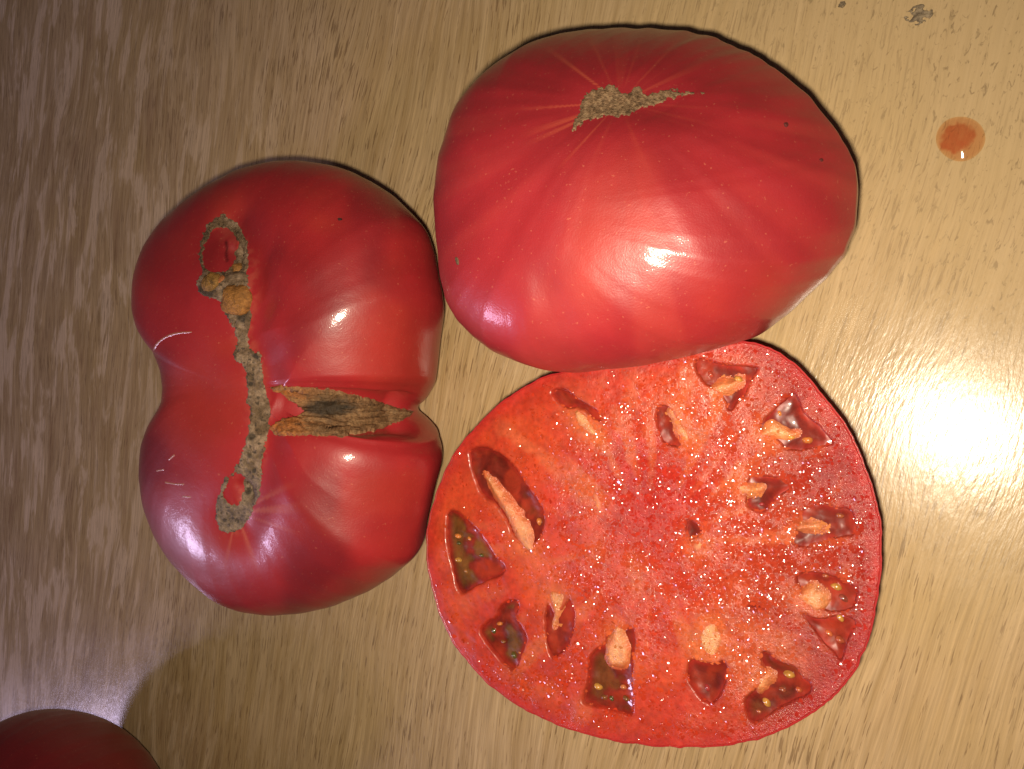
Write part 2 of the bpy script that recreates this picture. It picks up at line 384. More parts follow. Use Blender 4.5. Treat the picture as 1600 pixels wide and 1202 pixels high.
stem_poly = [(352,331),(372,347),(385,370),(392,389),(389,418),(391,444),(397,467),(393,506),(389,532),(396,548),(409,542),(411,569),(413,590),(425,635),(422,665),(421,685),(413,713),(411,746),(408,776),(395,800),(384,826),(356,841),(336,823),(335,793),(346,753),(363,733),(376,713),(384,683),(388,657),(385,623),(383,593),(380,574),(362,560),(359,552),(370,542),(365,522),(352,496),(339,470),(310,461),(303,448),(309,431),(315,425),(306,405),(309,383),(320,353),(336,337)]
hole_a = [(346,358),(360,360),(369,376),(366,399),(359,418),(336,425),(321,420),(320,392),(330,366)]
hole_b = [(372,740),(380,753),(376,780),(366,790),(353,780),(349,768),(360,753)]
def cork_h(amp): return lambda q, sd: amp*(0.35 + 1.1*float(fbm(np.array([q[0]/5]), np.array([q[1]/5]), 3)[0]) - .35)
def cork_c_left(q, sd):
    c = np.tile([0.170, 0.108, 0.063], (len(q), 1)); n = fbm(q[:,0]/14, q[:,1]/14, 3)
    c = mixc(c, np.array([0.245, 0.165, 0.105]), sstep(.45, .7, n)); c = mixc(c, np.array([0.095, 0.056, 0.025]), sstep(.55, .3, n)*.7)
    c = mixc(c, np.array([0.20, 0.145, 0.105]), sstep(690, 800, q[:,1])*.6)
    c = mixc(c, np.array([0.04,0.026,0.014]), sstep(.36, .22, fbm(q[:,0]/4.5+9, q[:,1]/4.5, 2))*.8)
    for (x, y, r) in ((327,455,14),(352,455,7),(392,600,5),(404,622,4),(398,735,5),(378,497,11),(316,452,9),(364,556,6),(399,556,6),(394,683,9),(391,712,6),(388,768,8),(352,812,5)):
        c = mixc(c, np.array([0.035, 0.024, 0.014]), sstep(r, r*.4, np.hypot(q[:,0]-x, q[:,1]-y))*.85)
    return mixc(c, np.array([.10,.035,.018]), sstep(-3.5, 1.0, sd)*.7)
patch('stem_scar', surfL, stem_poly, [hole_a, hole_b], cork_h(0.00035), cork_c_left, CORK, rootL, origin=OL, rag=3.4, step=1.1, below=.0004, ramp=6)
crack_poly = [(418,603),(440,602),(473,604),(506,607),(549,613),(589,626),(622,636),(648,643),(636,656),(602,668),(573,678),(523,683),(473,682),(432,681),(420,672),(428,662),(450,653),(474,645),(466,634),(448,622),(432,613)]
def crack_c(q, sd):
    c = np.tile([0.150, 0.078, 0.032], (len(q), 1)); n = fbm(q[:,0]/22, q[:,1]/6, 4)
    c = mixc(c, np.array([0.32, 0.105, 0.022]), sstep(510, 440, q[:,0])*1.0*sstep(.25,.5,n+.15))
    c = mixc(c, np.array([0.25, 0.145, 0.065]), sstep(.5, .7, n)*.6)
    e = np.hypot((q[:,0]-512)/46, (q[:,1]-638)/20)
    c = mixc(c, np.array([0.028, 0.019, 0.010]), sstep(1.25, .45, e + (n-.5)*.9)*.93)
    return mixc(c, np.array([0.32, 0.15, 0.07]), sstep(-3, 0, sd)*.45)
def crack_h(q, sd):
    n = float(fbm(np.array([q[0]/16]), np.array([q[1]/5]), 4)[0])
    return max(0.0, 0.0012 + 0.0022*(n-.5) - 0.0013*math.exp(-(((q[0]-512)/40)**2+((q[1]-640)/14)**2)))
patch('corky_crack', surfL, crack_poly, [], crack_h, crack_c, CORK, rootL, origin=OL, below=.0009)
def blob(name, p, n, r, h, mat, parent, origin, col, sq=1.0, ang=0.0, seed=0, res=(12, 20)):
    """low rounded knob / seed standing on point p with normal n"""
    n = n/np.linalg.norm(n); t1 = np.cross(n, [0, 1, 0.01]); t1 /= np.linalg.norm(t1); t2 = np.cross(n, t1)
    a1 = math.cos(ang)*t1 + math.sin(ang)*t2; a2 = -math.sin(ang)*t1 + math.cos(ang)*t2
    ny, nx = res; u = np.linspace(0.001, PI*0.62, ny); w = np.arange(nx)*2*PI/nx
    U, Wv = np.meshgrid(u, w, indexing='ij'); k = 1 + (fbm(np.cos(Wv)*1.5+seed*3.1+9, np.sin(Wv)*1.5+U*1.2+5, 3)-.5)*(.8 if mat is CORK else .45)
    P = p + (np.sin(U)*np.cos(Wv)*r*k)[...,None]*a1 + (np.sin(U)*np.sin(Wv)*r*sq*k)[...,None]*a2 + (np.cos(U)*h)[...,None]*n
    me = mesh_np(name, P.reshape(-1, 3), grid_faces(ny, nx, True)[:, ::-1], origin, np.tile(col, (ny*nx, 1)))
    return link(name, me, mat, parent)
for i, (x, y, r, c) in enumerate(((330,441,19,(0.22,0.11,0.025)), (370,469,27,(0.27,0.115,0.026)), (373,420,12,(0.25,0.11,0.028)), (345,437,8,(0.33,0.11,0.035)))):
    p, n = surfL.hit(x, y); blob('corky_knob', p, n, r*0.00016, r*0.00008, CORK, rootL, OL, c, seed=i)
scr = [(238,548),(243,536),(257,525),(276,519),(300,518),(300,520),(276,522),(259,528),(246,538),(241,548)]
patch('skin_scratch', surfL, scr, [], lambda q, sd: .0001, lambda q, sd: np.tile([.42,.15,.10], (len(q),1)), SKIN, rootL, origin=OL, rag=.5, step=.9, ramp=1.5, below=.0002)

# ------------------------------------------------------------------ large tomato half lying cut side down
SB = (960, 160)
def shape_big(P, F):
    P = lumps(P, 0.0012, 26, 11.0); s = Surf(P, F); N = normals(P); Q = P.reshape(-1, 3); n = N.reshape(-1, 3)
    p0 = s.hit(970, 160)[0]; a = np.arctan2(Q[:,1]-p0[1], Q[:,0]-p0[0]); r = np.linalg.norm(Q-p0, axis=1)
    rib = (ang_noise(a, 4.5, 20)-.5)*0.0005 + (ang_noise(a, 9, 70)-.5)*0.00045
    d = -rib*sstep(.006, .035, r)*sstep(.085, .055, r)
    ln = s.line([(925,170),(970,158),(1030,158)]); d += 0.0016*np.exp(-(dline(Q, ln)/0.006)**2)
    # shallow dent towards the lower left shoulder
    p1 = s.hit(868, 500)[0]; p2 = s.hit(850, 440)[0]
    d += 0.0006*np.exp(-(dline(Q, np.array([p2, p1]))/0.004)**2)
    return (Q - n*d[:,None]).reshape(P.shape)
def col_big(Q):
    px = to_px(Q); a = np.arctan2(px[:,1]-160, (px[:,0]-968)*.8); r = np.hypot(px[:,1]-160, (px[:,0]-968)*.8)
    c = np.tile(RED, (len(Q), 1))
    c = mixc(c, ORANGE, sstep(.45, .8, fbm(px[:,0]/190+2, px[:,1]/150+3, 3))*.6)
    c = mixc(c, DEEP, sstep(.50, .8, ang_noise(a, 8, 31))*sstep(30, 110, r)*.18)
    c = mixc(c, DEEP, sstep(230, 40, r)*.45)  # deeper red stem shoulder; also paints in the shade on the upper side
    ray = sstep(.62, .85, ang_noise(a, 15, 11))*sstep(150, 40, r)*sstep(18, 34, r)
    c = mixc(c, np.array([0.62, 0.14, 0.06]), ray*.75*(.10+.3*sstep(-.2,-.9,np.cos(a))+.15*sstep(.2,.8,-np.sin(a))))
    band = sstep(.50, .72, ang_noise(a, 7, 91))*sstep(110, 230, r)
    c = mixc(c, np.array([0.42, 0.045, 0.036]), band*.3)
    return c
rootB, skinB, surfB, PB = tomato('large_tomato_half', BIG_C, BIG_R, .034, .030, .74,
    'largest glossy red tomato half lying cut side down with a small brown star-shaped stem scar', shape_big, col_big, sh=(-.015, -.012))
OB = (BIG_C[0], BIG_C[1], 0)
scar_b = [(906,162),(908,150),(920,142),(940,136),(956,131),(966,140),(980,145),(994,135),(1004,138),(1006,146),(1018,147),(1036,140),(1052,138),(1072,142),(1092,143),(1108,146),(1090,149),(1060,153),(1040,159),(1020,168),(1002,171),(984,180),(964,183),(944,181),(926,187),(914,190),(903,199),(890,212),(893,197),(897,182),(905,173)]
def cork_c_big(q, sd):
    c = np.tile([0.155, 0.090, 0.046], (len(q), 1)); n = fbm(q[:,0]/3.4, q[:,1]/3.4, 3)
    c = mixc(c, np.array([0.22, 0.14, 0.075]), sstep(.5, .75, n)); c = mixc(c, np.array([0.08, 0.045, 0.02]), sstep(.45, .25, n)*.8)
    return mixc(c, np.array([.09,.030,.015]), sstep(-3, 1.0, sd)*.65)
patch('stem_scar', surfB, scar_b, [], cork_h(0.00022), cork_c_big, CORK, rootB, origin=OB, step=.8, rag=4.2, ramp=4.5, below=.00035)
pk = patch('skin_nick', surfB, [(711,401),(716,404),(717,414),(713,413)], [], lambda q, sd: .0001, lambda q, sd: np.tile([.10,.06,.03], (len(q),1)), CORK, rootB, origin=OB, rag=.4, step=.9, ramp=1, below=.0002)

for (x, y, q_) in ((1228, 195, 5), (1283, 250, 4)):
    patch('skin_nick', surfB, [(x-q_, y-q_*.6), (x+q_*.4, y-q_*.8), (x+q_, y+q_*.3), (x-q_*.2, y+q_)], [], lambda q, sd: .0001, lambda q, sd: np.tile([.09,.014,.012], (len(q),1)), CORK, rootB, origin=OB, rag=.8, step=.9, ramp=2, below=.0002)
patch('skin_nick', surfL, [(526,341),(533,340),(536,344),(529,346)], [], lambda q, sd: .0001, lambda q, sd: np.tile([.05,.014,.012], (len(q),1)), CORK, rootL, origin=OL, rag=.8, step=.9, ramp=2, below=.0002)
for sl in ([(258,753),(275,756),(288,756),(287,758),(274,758),(258,755)], [(285,775),(298,776),(298,778),(285,777)], [(244,735),(256,733),(256,735),(245,737)], [(263,718),(272,710),(273,712),(264,720)]):
    patch('skin_scratch', surfL, sl, [], lambda q, sd: .0001, lambda q, sd: np.tile([.45,.18,.14], (len(q),1)), SKIN, rootL, origin=OL, rag=.3, step=.8, ramp=1.2, below=.0002, sm=0)

# ------------------------------------------------------------------ fourth tomato, mostly outside the frame
def shape_four(P, F):
    P = lumps(P, 0.0012, 22, 5.0); Q = P.reshape(-1, 3); c = np.array(FOUR_C)
    a = np.arctan2(Q[:,1]-c[1], Q[:,0]-c[0]); r = np.hypot(Q[:,1]-c[1], Q[:,0]-c[0])
    top = Q[:,2] > c[2]
    Q[:,2] -= np.where(top, 0.005*np.exp(-(r/0.009)**2), 0)
    return Q.reshape(P.shape)
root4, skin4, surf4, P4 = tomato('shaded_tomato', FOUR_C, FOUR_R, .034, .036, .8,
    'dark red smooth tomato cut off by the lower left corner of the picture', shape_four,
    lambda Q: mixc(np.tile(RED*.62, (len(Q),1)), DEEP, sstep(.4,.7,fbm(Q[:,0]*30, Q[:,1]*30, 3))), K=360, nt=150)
c4 = np.array(FOUR_C); pts = []
ny, nx = 8, 40
U, Wv = np.meshgrid(np.linspace(0, 1, ny), np.arange(nx)*2*PI/nx, indexing='ij')
rr = U*0.006*(1+.25*np.cos(5*Wv)); zz = c4[2]+.034-.005*np.exp(-(rr/.009)**2)+.0004-.0009*U
V = np.stack([c4[0]+rr*np.cos(Wv), c4[1]+rr*np.sin(Wv), zz], -1).reshape(-1, 3)
link('stem_scar', mesh_np('stem_scar', V, grid_faces(ny, nx, True), (c4[0], c4[1], 0), np.tile([.2,.13,.07], (ny*nx,1))), CORK, root4)

# ------------------------------------------------------------------ cut half, face up
ZF = 0.024
rim_px = [(860,583),(820,602),(780,630),(740,668),(712,702),(690,745),(674,790),(665,830),(665,870),(673,920),(690,975),(713,1015),(750,1060),(800,1100),(850,1126),(900,1145),(960,1160),(1020,1167),(1080,1170),(1130,1167),(1180,1158),(1230,1140),(1280,1110),(1320,1075),(1345,1035),(1362,985),(1373,930),(1379,870),(1377,815),(1366,770),(1345,710),(1325,668),(1300,633),(1270,598),(1238,563),(1200,541),(1170,532),(1130,538),(1085,548),(1040,558),(990,568),(930,575)]
rim = at_many(smooth_poly(rim_px, 2), ZF)[:, :2]
CC = at(1025, 850, ZF); c2 = CC[:2]
d = rim - c2; aa = np.arctan2(d[:,1], d[:,0]); rr = np.hypot(*d.T); k = np.argsort(aa); aa, rr = aa[k], rr[k]
NK = 900; th_ = np.arange(NK)*2*PI/NK; rimr = np.interp(th_, aa, rr, period=2*PI)
rimr = sum(np.roll(rimr, s) for s in range(-4, 5))/9
rimr += (fbm(th_*22, th_*0, 3)-.5)*.0007*np.sin(th_/2)**.2
rootC = empty('cut_tomato_half', (c2[0], c2[1], 0), 'halved tomato lying cut face up, wet orange-red flesh with dark seed pockets', 'tomato')
OC = (c2[0], c2[1], 0)
# outer skin bowl
prof = [(0.0,-ZF+.0003),(.30,-ZF+.0004),(.48,-ZF+.0018),(.64,-ZF+.0055),(.78,-.0125),(.88,-.0075),(.945,-.0035),(.984,-.0016),(.996,-.0009),(1.0,-.0005),(1.0,-.0002),(.996,-.0001),(.985,-.0006)]
pf = np.array(prof); tt = np.linspace(0, len(pf)-1, 70); ps = np.interp(tt, np.arange(len(pf)), pf[:,0]); pz = np.interp(tt, np.arange(len(pf)), pf[:,1])
V = np.zeros((70, NK, 3)); V[...,0] = c2[0]+ps[:,None]*rimr*np.cos(th_); V[...,1] = c2[1]+ps[:,None]*rimr*np.sin(th_); V[...,2] = ZF+pz[:,None]
colr = np.tile([0.36, 0.014, 0.016], (70*NK, 1))
link('skin', mesh_np('skin', V.reshape(-1, 3), grid_faces(70, NK, True), OC, colr), SKIN, rootC)

LOC = {  # seed pockets, traced on the cut face
 'a': [(857,612),(872,604),(890,612),(905,625),(933,640),(945,658),(930,660),(905,636),(885,640),(870,628)],
 'b': [(732,704),(746,697),(769,701),(791,715),(808,735),(825,760),(842,783),(852,805),(849,833),(838,848),(822,850),(800,838),(788,812),(776,790),(752,776),(740,748),(733,722)],
 'c': [(698,797),(712,797),(730,812),(748,830),(762,850),(775,872),(793,888),(781,901),(760,908),(737,921),(720,933),(712,920),(705,890),(699,860),(696,830)],
 'd': [(750,983),(761,971),(775,965),(778,951),(790,939),(807,936),(813,948),(804,965),(815,980),(823,991),(822,1009),(813,1029),(807,1044),(798,1050),(788,1042),(775,1026),(764,1012),(750,994)],
 'e': [(888,932),(897,951),(898,977),(892,1003),(880,1018),(865,1032),(857,1024),(852,1000),(850,975),(851,950),(857,940),(866,965),(880,950)],
 'f': [(947,991),(944,1006),(924,1018),(918,1038),(918,1061),(908,1090),(909,1102),(941,1108),(965,1114),(985,1122),(991,1111),(989,1073),(989,1044),(992,1015),(992,986),(985,978),(973,983)],
 'g': [(1082,565),(1096,558),(1107,561),(1127,568),(1158,571),(1185,571),(1185,579),(1170,599),(1164,619),(1150,630),(1144,644),(1136,642),(1133,630),(1125,612),(1105,605),(1090,590)],
 'h': [(1023,642),(1028,633),(1042,633),(1050,642),(1058,661),(1060,678),(1063,695),(1061,701),(1045,698),(1031,687),(1024,661)],
 'i': [(1181,667),(1192,656),(1215,633),(1238,612),(1246,619),(1252,636),(1260,650),(1277,661),(1294,681),(1305,695),(1283,697),(1269,701),(1243,705),(1223,701),(1221,693),(1200,680)],
 'j': [(1167,746),(1181,741),(1198,743),(1243,755),(1240,760),(1218,775),(1204,789),(1195,799),(1181,800),(1167,794),(1164,783),(1170,770)],
 'k': [(1249,803),(1263,789),(1283,786),(1305,792),(1331,794),(1339,817),(1337,838),(1311,840),(1272,854),(1246,857),(1235,848),(1245,830),(1250,812)],
 'l': [(1071,808),(1085,814),(1099,823),(1099,831),(1090,840),(1076,845),(1069,835)],
 'm': [(1242,907),(1245,897),(1262,892),(1285,895),(1314,904),(1335,916),(1341,924),(1338,939),(1335,951),(1326,956),(1303,959),(1285,955),(1265,940),(1250,922)],
 'n': [(1247,954),(1262,962),(1279,968),(1303,962),(1323,962),(1340,970),(1330,990),(1322,1010),(1320,1020),(1313,1037),(1306,1029),(1291,1012),(1271,988)],
 'o': [(1186,1023),(1192,1015),(1204,1020),(1215,1032),(1242,1041),(1250,1055),(1268,1070),(1268,1085),(1247,1096),(1221,1108),(1198,1122),(1180,1131),(1169,1128),(1163,1111),(1162,1093),(1175,1080),(1190,1070),(1197,1055),(1189,1040)],
 'p': [(1073,1041),(1080,1028),(1095,1034),(1116,1038),(1131,1029),(1138,1047),(1134,1073),(1125,1090),(1111,1105),(1102,1099),(1084,1082),(1073,1061)],
 'q': [(1163,945),(1180,938),(1200,950),(1190,958),(1168,957)],
}
CORE = {  # pale placenta tissue; strength
 'a': ([(888,633),(905,633),(922,650),(939,673),(941,687),(927,690),(905,673),(896,656)], 1.0),
 'b': ([(750,738),(764,742),(780,762),(800,785),(817,806),(832,838),(840,866),(822,868),(804,845),(794,815),(778,790),(764,768)], .75),
 'e': ([(854,919),(877,922),(888,936),(884,956),(870,974),(860,990),(860,965),(857,942)], .8),
 'f': ([(959,973),(973,976),(978,1000),(984,1020),(981,1041),(961,1046),(947,1038),(944,1015),(948,995)], .8),
 'g': ([(1105,606),(1119,597),(1130,590),(1141,594),(1150,587),(1162,589),(1161,600),(1147,607),(1139,615),(1120,620)], .85),
 'h': ([(1040,636),(1052,634),(1065,653),(1082,673),(1083,690),(1074,698),(1063,690),(1050,667),(1042,650)], 1.0),
 'i': ([(1178,678),(1194,663),(1207,654),(1218,661),(1235,676),(1249,674),(1243,683),(1226,686),(1204,689),(1188,689)], 1.0),
 'j': ([(1145,757),(1161,749),(1181,756),(1195,757),(1196,766),(1181,777),(1164,780),(1150,774)], .85),
 'k': ([(1238,820),(1255,812),(1280,812),(1292,820),(1288,832),(1255,836),(1238,832)], .6),
 'l': ([(1078,842),(1093,834),(1108,845),(1106,862),(1090,872),(1076,860)], .75),
 'm': ([(1233,926),(1255,922),(1271,910),(1280,919),(1294,930),(1290,951),(1279,962),(1262,954),(1248,943)], .8),
 'o': ([(1172,1060),(1198,1042),(1211,1052),(1203,1073),(1188,1090),(1178,1084)], .65),
 'p': ([(1088,980),(1102,965),(1122,965),(1131,983),(1131,1013),(1120,1034),(1105,1044),(1091,1033),(1087,1009)], 1.0),
 'r': ([(920,768),(932,765),(942,782),(940,803),(928,803)], .5),
 's': ([(985,872),(994,876),(1000,900),(1000,925),(990,925),(986,900)], .6),
 't': ([(925,846),(936,850),(940,870),(932,880),(924,866)], .45),
 'u': ([(1145,905),(1158,908),(1163,925),(1152,935),(1142,920)], .4),
}
plane = lambda poly: at_many(smooth_poly(poly, 1), ZF)[:, :2]
locp = {k: plane(v) for k, v in LOC.items()}; corep = {k: (plane(v[0]), v[1]) for k, v in CORE.items()}
PALEC = np.array([0.58, 0.185, 0.058])
def flesh_colour(Q, px):
    """local flesh colour: orange towards the left, crimson core and right wall"""
    c = np.tile([0.43, 0.033, 0.012], (len(Q), 1))
    n = fbm(px[:,0]/70, px[:,1]/70, 4); n2 = fbm(px[:,0]/24+9, px[:,1]/24+4, 3)
    c = mixc(c, np.array([0.50, 0.060, 0.016]), sstep(.42, .72, n)*.8)
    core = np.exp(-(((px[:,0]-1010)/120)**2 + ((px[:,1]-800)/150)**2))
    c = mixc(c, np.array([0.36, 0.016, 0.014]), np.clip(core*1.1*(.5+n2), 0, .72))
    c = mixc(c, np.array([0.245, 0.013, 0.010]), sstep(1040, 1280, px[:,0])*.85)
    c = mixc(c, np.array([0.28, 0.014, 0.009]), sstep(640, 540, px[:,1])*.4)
    an = np.arctan2(px[:,1]-850, px[:,0]-1020); rp = np.hypot(px[:,1]-850, px[:,0]-1020)
    fib = sstep(.52, .8, vnoise(an*9+40+.6*n2, rp/140)*.7+.3*n2)*sstep(60, 150, rp)*sstep(345, 250, rp)
    c = mixc(c, np.array([0.52, 0.115, 0.045]), fib*.6)
    r = np.hypot(*(Q[:,:2]-c2).T)/np.interp(np.arctan2(Q[:,1]-c2[1], Q[:,0]-c2[0]), th_, rimr, period=2*PI)
    c = mixc(c, np.array([0.40, 0.018, 0.016]), sstep(.92, .985, r)*.6)
    ring = np.exp(-((r-.86)/.03)**2)*sstep(.45,.7,n2)
    c = mixc(c, np.array([0.48, 0.085, 0.03]), ring*.35)
    for k, (pp, s) in corep.items():
        d = sdist(Q[:,:2], pp); c = mixc(c, PALEC*np.array([.95,.72,.75]), np.exp(-np.maximum(d, 0)/.0028)*.68*s)
    return c, core, r
NR = 210; us = np.linspace(0, 1, NR)**.75*.994
V = np.zeros((NR, NK, 3)); V[...,0] = c2[0]+us[:,None]*rimr*np.cos(th_); V[...,1] = c2[1]+us[:,None]*rimr*np.sin(th_); V[...,2] = ZF
Q = V.reshape(-1, 3); px = to_px(Q)
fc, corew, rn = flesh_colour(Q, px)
h = (fbm(Q[:,0]*110, Q[:,1]*110, 4)-.5)*.0009 + (fbm(Q[:,0]*600, Q[:,1]*600, 3)-.5)*.00030*(.5+corew)
allsd = np.full(len(Q), 1.0)
for k, pp in locp.items():
    d = sdist(Q[:,:2], pp) + (fbm(Q[:,0]*500, Q[:,1]*500, 2)-.5)*.0006
    depth = .0027 if k not in 'lq' else .0015
    h += np.where(d < .0012, -depth*sstep(.0003, -.0014, d) , 0); allsd = np.minimum(allsd, d)
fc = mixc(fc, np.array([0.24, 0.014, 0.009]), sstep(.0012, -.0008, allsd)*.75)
Q[:,2] += h*sstep(1.0, .94, rn) ; Q[-NK:,2] = ZF-.0004
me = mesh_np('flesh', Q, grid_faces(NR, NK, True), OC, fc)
wet = np.clip(.22 + .75*corew + .55*sstep(1080, 1250, px[:,0]) + .25*sstep(.4,.7,fbm(px[:,0]/60, px[:,1]/60, 3)) - .25*sstep(900, 780, px[:,0]), .05, 1)
w = me.color_attributes.new('wet', 'FLOAT_COLOR', 'POINT'); wc = np.ones((len(Q), 4), np.float32); wc[:,:3] = wet[:,None]; w.data.foreach_set('color', wc.ravel())
flesh = link('flesh', me, FLESH, rootC)

def clipped_grid(poly2, step, margin):
    x0, y0 = poly2.min(0)-margin-step; x1, y1 = poly2.max(0)+margin+step
    nx = int((x1-x0)/step)+1; ny = int((y1-y0)/step)+1
    gx, gy = np.meshgrid(x0+np.arange(nx)*step, y0+np.arange(ny)*step); Q = np.stack([gx.ravel(), gy.ravel()], 1)
    sd = sdist(Q, poly2); keep = sd < margin; idx = -np.ones(len(Q), int); idx[keep] = np.arange(keep.sum())
    G = idx.reshape(ny, nx); f = np.stack([G[:-1,:-1], G[:-1,1:], G[1:,1:], G[1:,:-1]], -1).reshape(-1, 4)
    return Q[keep], sd[keep], f[(f >= 0).all(1)]
gels = {}
GREENISH = {'c': .8, 'd': .8, 'f': .5, 'm': .35, 'o': .3, 'n': .3}
for k, pp in locp.items():
    q, sd, f = clipped_grid(pp, .00035, .0004)
    hz = -.00085 - .0004*sstep(0, -.003, sd) + (fbm(q[:,0]*200, q[:,1]*200, 3)-.5)*.0010
    c = np.tile([0.150, 0.014, 0.009], (len(q), 1)); n = fbm(q[:,0]*230+4, q[:,1]*230, 3)
    c = mixc(c, np.array([0.30, 0.030, 0.012]), sstep(.45, .7, n)*.8)
    c = mixc(c, np.array([0.150, 0.066, 0.014]), sstep(.55, .36, n)*sstep(.0, -.0030, sd)*GREENISH.get(k, .05))
    c = mixc(c, np.array([0.27, 0.017, 0.010]), sstep(-.0018, -.0001, sd)*.85)
    gels[k] = link('seed_gel', mesh_np('seed_gel', np.column_stack([q, ZF+hz]), f, OC, c), GEL, rootC)
plac = []
for k, (pp, s) in corep.items():
    q, sd, f = clipped_grid(pp, .00032, .0009)
    px = to_px(np.column_stack([q, np.full(len(q), ZF)]))
    base, _, _ = flesh_colour(np.column_stack([q, np.full(len(q), ZF)]), px)
    n = fbm(q[:,0]*420, q[:,1]*420, 4)
    sd = sd + (fbm(q[:,0]*300+3, q[:,1]*300, 3)-.5)*.0016
    hz = -.0013 + .00155*sstep(.0009, -.0020, sd) + (n-.5)*.00045
    ls = np.min([sdist(q, p_) for p_ in locp.values()], 0)
    fade = .8*(sstep(.0004, -.0026, sd + (n-.5)*.0016)*sstep(-.0006, .0003, ls) + sstep(.0008, -.0010, sd + (n-.5)*.0016)*sstep(.0003, -.0006, ls))*s
    c = mixc(base, PALEC, fade*(.55+.45*sstep(.3,.6,fbm(q[:,0]*260+8, q[:,1]*260, 3))))
    c = mixc(c, np.array([0.70, 0.38, 0.165]), sstep(.0, -.0030, sd+(n-.5)*.003)*fade*.75)
    me = mesh_np('placenta', np.column_stack([q, ZF+hz]), f, OC, c)
    w = me.color_attributes.new('wet', 'FLOAT_COLOR', 'POINT'); wc = np.ones((len(q), 4), np.float32); wc[:,:3] = .7; w.data.foreach_set('color', wc.ravel())
    link('placenta', me, FLESH, rootC); plac.append((np.column_stack([q, ZF+hz]), f))
# seeds, each lodged in the gel of its pocket
Yl = (0.46, 0.22, 0.045); Gr = (0.085, 0.075, 0.018); Og = (0.50, 0.16, 0.035)
SEEDS = [('c',715,838,7,Og,.3),('c',716,849,5,Gr,.2),('c',716,875,7.5,Yl,.0),('c',733,842,5,Og,.9),('c',752,868,5,Gr,.4),('c',728,893,5,(.30,.12,.03),.7),
 ('b',842,815,7,Og,1.3),('b',781,795,4,Gr,0),('d',780,975,6,Og,0),('d',771,986,6,Gr,1.2),('d',803,1024,7,Gr,.8),('d',812,1020,4,Og,.2),('d',786,1003,5,(.2,.07,.02),.2),
 ('f',934,1073,8,Yl,.3),('f',973,1074,6,(.5,.16,.06),0),('f',944,1090,6,(.2,.07,.02),0),('f',978,1092,6,(.17,.07,.02),.5),('f',955,1092,5,Gr,1),
 ('g',1154,593,8,Yl,.5),('g',1110,585,6,(.40,.06,.03),.9),('i',1262,688,8,Og,.0),('i',1218,646,5,Og,1.2),('i',1236,683,6,(.7,.3,.06),.1),
 ('k',1312,806,6,(.3,.08,.03),.2),('k',1300,846,6,(.5,.12,.03),.1),('m',1307,917,8,Yl,.3),('m',1318,935,7,(.22,.05,.03),.6),('m',1290,900,5,(.35,.08,.03),0),
 ('n',1313,965,7,Yl,1.1),('n',1295,990,6,(.5,.12,.04),.7),('n',1312,1000,7,(.35,.07,.03),.5),
 ('o',1233,1054,9,Yl,.1),('o',1198,1098,8,Yl,.7),('o',1222,1078,6,(.25,.06,.03),.3),('o',1248,1078,6,(.4,.08,.03),.3),('o',1186,1112,5,(.4,.1,.04),.2),('j',1190,788,5,(.3,.03,.03),0),('p',1105,1075,6,(.3,.03,.03),1.2)]
for i, (k, x, y, r, c, a) in enumerate(SEEDS):
    p = at(x, y, ZF-.0009); p[2] = ZF-.0012
    blob('seed', p, np.array([0, 0, 1.0]), r*.000150, r*.00013, SEED, gels[k], OC, np.array(c), sq=.66, ang=-a, seed=i, res=(10, 16))
# beads of juice standing on the wet face
def beads(n, wfun, rmin, rmax, name):
    out = []
    while len(out) < n:
        u = rng.random((4000, 2)); q = c2 + (u-.5)*.17
        r = np.hypot(*(q-c2).T)/np.interp(np.arctan2(q[:,1]-c2[1], q[:,0]-c2[0]), th_, rimr, period=2*PI)
        px = to_px(np.column_stack([q, np.full(len(q), ZF)])); ok = (r < .975) & (rng.random(len(q)) < wfun(px))
        out += list(q[ok])
    q = np.array(out[:n]); return q
def wdense(px):
    g = lambda x, y, sx, sy: np.exp(-(((px[:,0]-x)/sx)**2+((px[:,1]-y)/sy)**2))
    cl = sstep(.44, .70, fbm(px[:,0]/20, px[:,1]/20, 3))
    w = .035 + .8*g(1060,800,150,190) + .75*g(1240,850,110,120) + .35*g(1180,690,90,60) + .4*g(1170,1010,60,60) + .3*g(1330,1020,40,80) + .25*g(900,1080,150,60) + .4*g(1130,545,30,12)
    return np.clip(w*(.14+1.2*cl), 0, 1)
fb = BVHTree.FromPolygons([tuple(p) for p in Q.tolist()] if False else [tuple(v) for v in (np.array([v.co[:] for v in flesh.data.vertices])+np.array(OC)).tolist()], grid_faces(NR, NK, True).tolist())
q = beads(NB, wdense, 0, 0, 'juice_beads')
kx = 7; ring = np.arange(kx)*2*PI/kx
SLOPE = 0.15
tmpl = np.array([[0, 0, 0.0]] + [[a*math.cos(w), a*math.sin(w), -SLOPE*.5*a*a] for a in (.55, 1.0) for w in ring])
tri = [[0, 1+i, 1+(i+1)%kx] for i in range(kx)]
for i in range(kx):
    a = 1+i; b = 1+(i+1)%kx; tri += [[a, a+kx, b+kx], [a, b+kx, b]]
tri = np.array(tri); nt_ = len(tmpl)
zs = []
for p in q:
    hh = fb.ray_cast(Vector((p[0], p[1], .05)), Vector((0, 0, -1))); zs.append(hh[0][2] if hh[0] is not None else ZF)
zs = np.array(zs); n_ = len(q); onp = np.zeros(n_, bool)
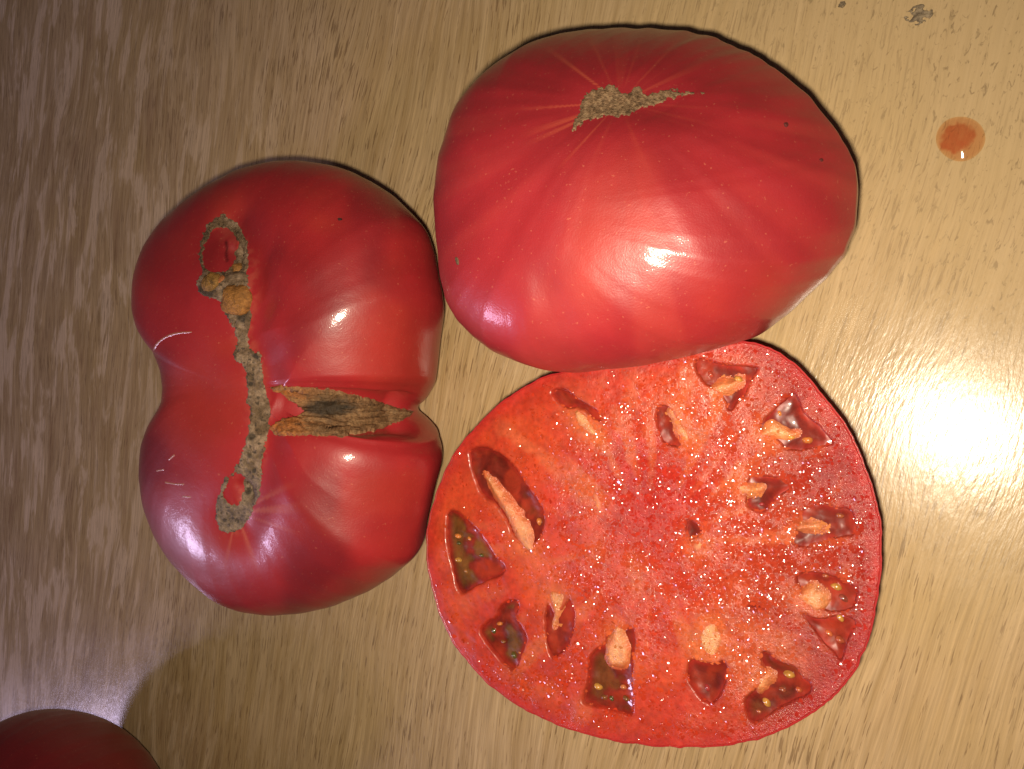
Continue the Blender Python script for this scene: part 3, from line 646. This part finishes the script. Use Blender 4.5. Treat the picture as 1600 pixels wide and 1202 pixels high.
for pv, pf_ in plac:
    bb = BVHTree.FromPolygons([tuple(v) for v in pv.tolist()], pf_.tolist()); lo, hi = pv[:,:2].min(0), pv[:,:2].max(0)
    for i in np.nonzero(((q > lo) & (q < hi)).all(1))[0]:
        hh = bb.ray_cast(Vector((q[i,0], q[i,1], .05)), Vector((0, 0, -1)))
        if hh[0] is not None and hh[0][2] > zs[i]: zs[i] = hh[0][2] - (.004 if rng.random() < .85 else 0); onp[i] = True
br = np.clip(rng.lognormal(math.log(.00027), .48, n_), .00009, .00075)
be = .5+.5*rng.random(n_); ba = rng.random(n_)*6.28; tx, ty = rng.normal(0, TILT, n_), rng.normal(0, TILT, n_)
jit = 1+rng.normal(0, .12, (n_, nt_, 1)); jit[:, 0] = 1
T = tmpl[None]*jit*np.stack([br, br*be, br], -1)[:,None]
ca, sa = np.cos(ba)[:,None], np.sin(ba)[:,None]
X_ = T[...,0]*ca - T[...,1]*sa; Y_ = T[...,0]*sa + T[...,1]*ca; Z_ = T[...,2] + X_*tx[:,None] + Y_*ty[:,None]
Vb = np.stack([X_+q[:,0,None], Y_+q[:,1,None], Z_+(zs+br*.12)[:,None]], -1).reshape(-1, 3)
q3 = np.column_stack([q, np.full(n_, ZF)]); bc = flesh_colour(q3, to_px(q3))[0]; bc[onp] = PALEC*.9; bc = bc*(.85+.3*rng.random((n_,1)))
Fb = (tri[None] + (np.arange(n_)*nt_)[:,None,None]).reshape(-1, 3)
bd = link('juice_beads', mesh_np('juice_beads', Vb, Fb, OC, np.repeat(bc, nt_, 0)), BEAD, rootC); bd['kind'] = 'stuff'

# ------------------------------------------------------------------ small things on the table
cj = at(1501, 217, 0); ny, nx = 24, 64
oj = np.array([(1501+38*(1+.02*math.sin(2*w+1))*math.cos(w), 217-35*(1+.02*math.sin(3*w))*math.sin(w)) for w in np.arange(nx)*2*PI/nx])
oj = at_many(oj, 0)[:, :2] - cj[:2]; rj = float(np.hypot(*oj.T).mean())
U, Wv = np.meshgrid(np.linspace(0, 1, ny), np.arange(nx)*2*PI/nx, indexing='ij')
X = cj[0]+U*oj[:,0]; Y = cj[1]+U*oj[:,1]
Z = .0001+.0011*np.maximum(1-U**2, 0)**1.4
pulp = sstep(.80, .55, np.hypot((X-cj[0]+.0006)/rj, (Y-cj[1]-.0002)/rj/.95)+(fbm(X*900, Y*900, 3)-.5)*.35)
pulp = np.clip(pulp*(.62+.75*(fbm(X*1100+7, Y*600, 4)-.35)), 0, 1)*.85+.14*sstep(1.0,.85,U)
dj = link('juice_drop', mesh_np('juice_drop', np.stack([X-cj[0], Y-cj[1], Z], -1).reshape(-1, 3), grid_faces(ny, nx, True), (0,0,0), np.repeat(pulp.reshape(-1,1), 3, 1)), JUICE)
dj.location = (cj[0], cj[1], 0); tag(dj, 'round translucent orange drop of tomato juice on the table', 'juice drop')
def grime(px, py, rx, ry, hgt, label, seed, cat='stain'):
    c = at(px, py, 0); s = .000163
    n = 46; g = np.linspace(-1.25, 1.25, n); gx, gy = np.meshgrid(g, g)
    d = np.hypot(gx, gy) + (fbm(gx*1.6+seed, gy*1.6+seed*2, 4)-.5)*1.1
    m = sstep(1.0, .75, d)*sstep(.32, .5, fbm(gx*3.2+seed+8, gy*3.2+seed, 3)+.5*sstep(.5,0,d)); z = -.0003 + m*(.0004 + hgt*fbm(gx*4+3, gy*4+seed, 3))
    V = np.stack([gx*rx*s, gy*ry*s, z], -1).reshape(-1, 3); f = grid_faces(n, n); mk = m.ravel()
    f = f[(mk[f].max(1) > .02)]; used = np.unique(f); ix = -np.ones(n*n, int); ix[used] = np.arange(len(used))
    o = link('dirt_speck' if cat != 'stain' else 'dried_stain', mesh_np('grime', V[used], ix[f], (0,0,0)), GRIME); o.location = (c[0], c[1], 0); tag(o, label, cat)
grime(1437, 23, 22, 15, .0005, 'grey-brown dried smudge near the top right corner of the table', 3.0)
grime(1316, 8, 7, 5, .0010, 'tiny dark crumb at the top edge, left of the dried smudge', 9.0, 'crumb')
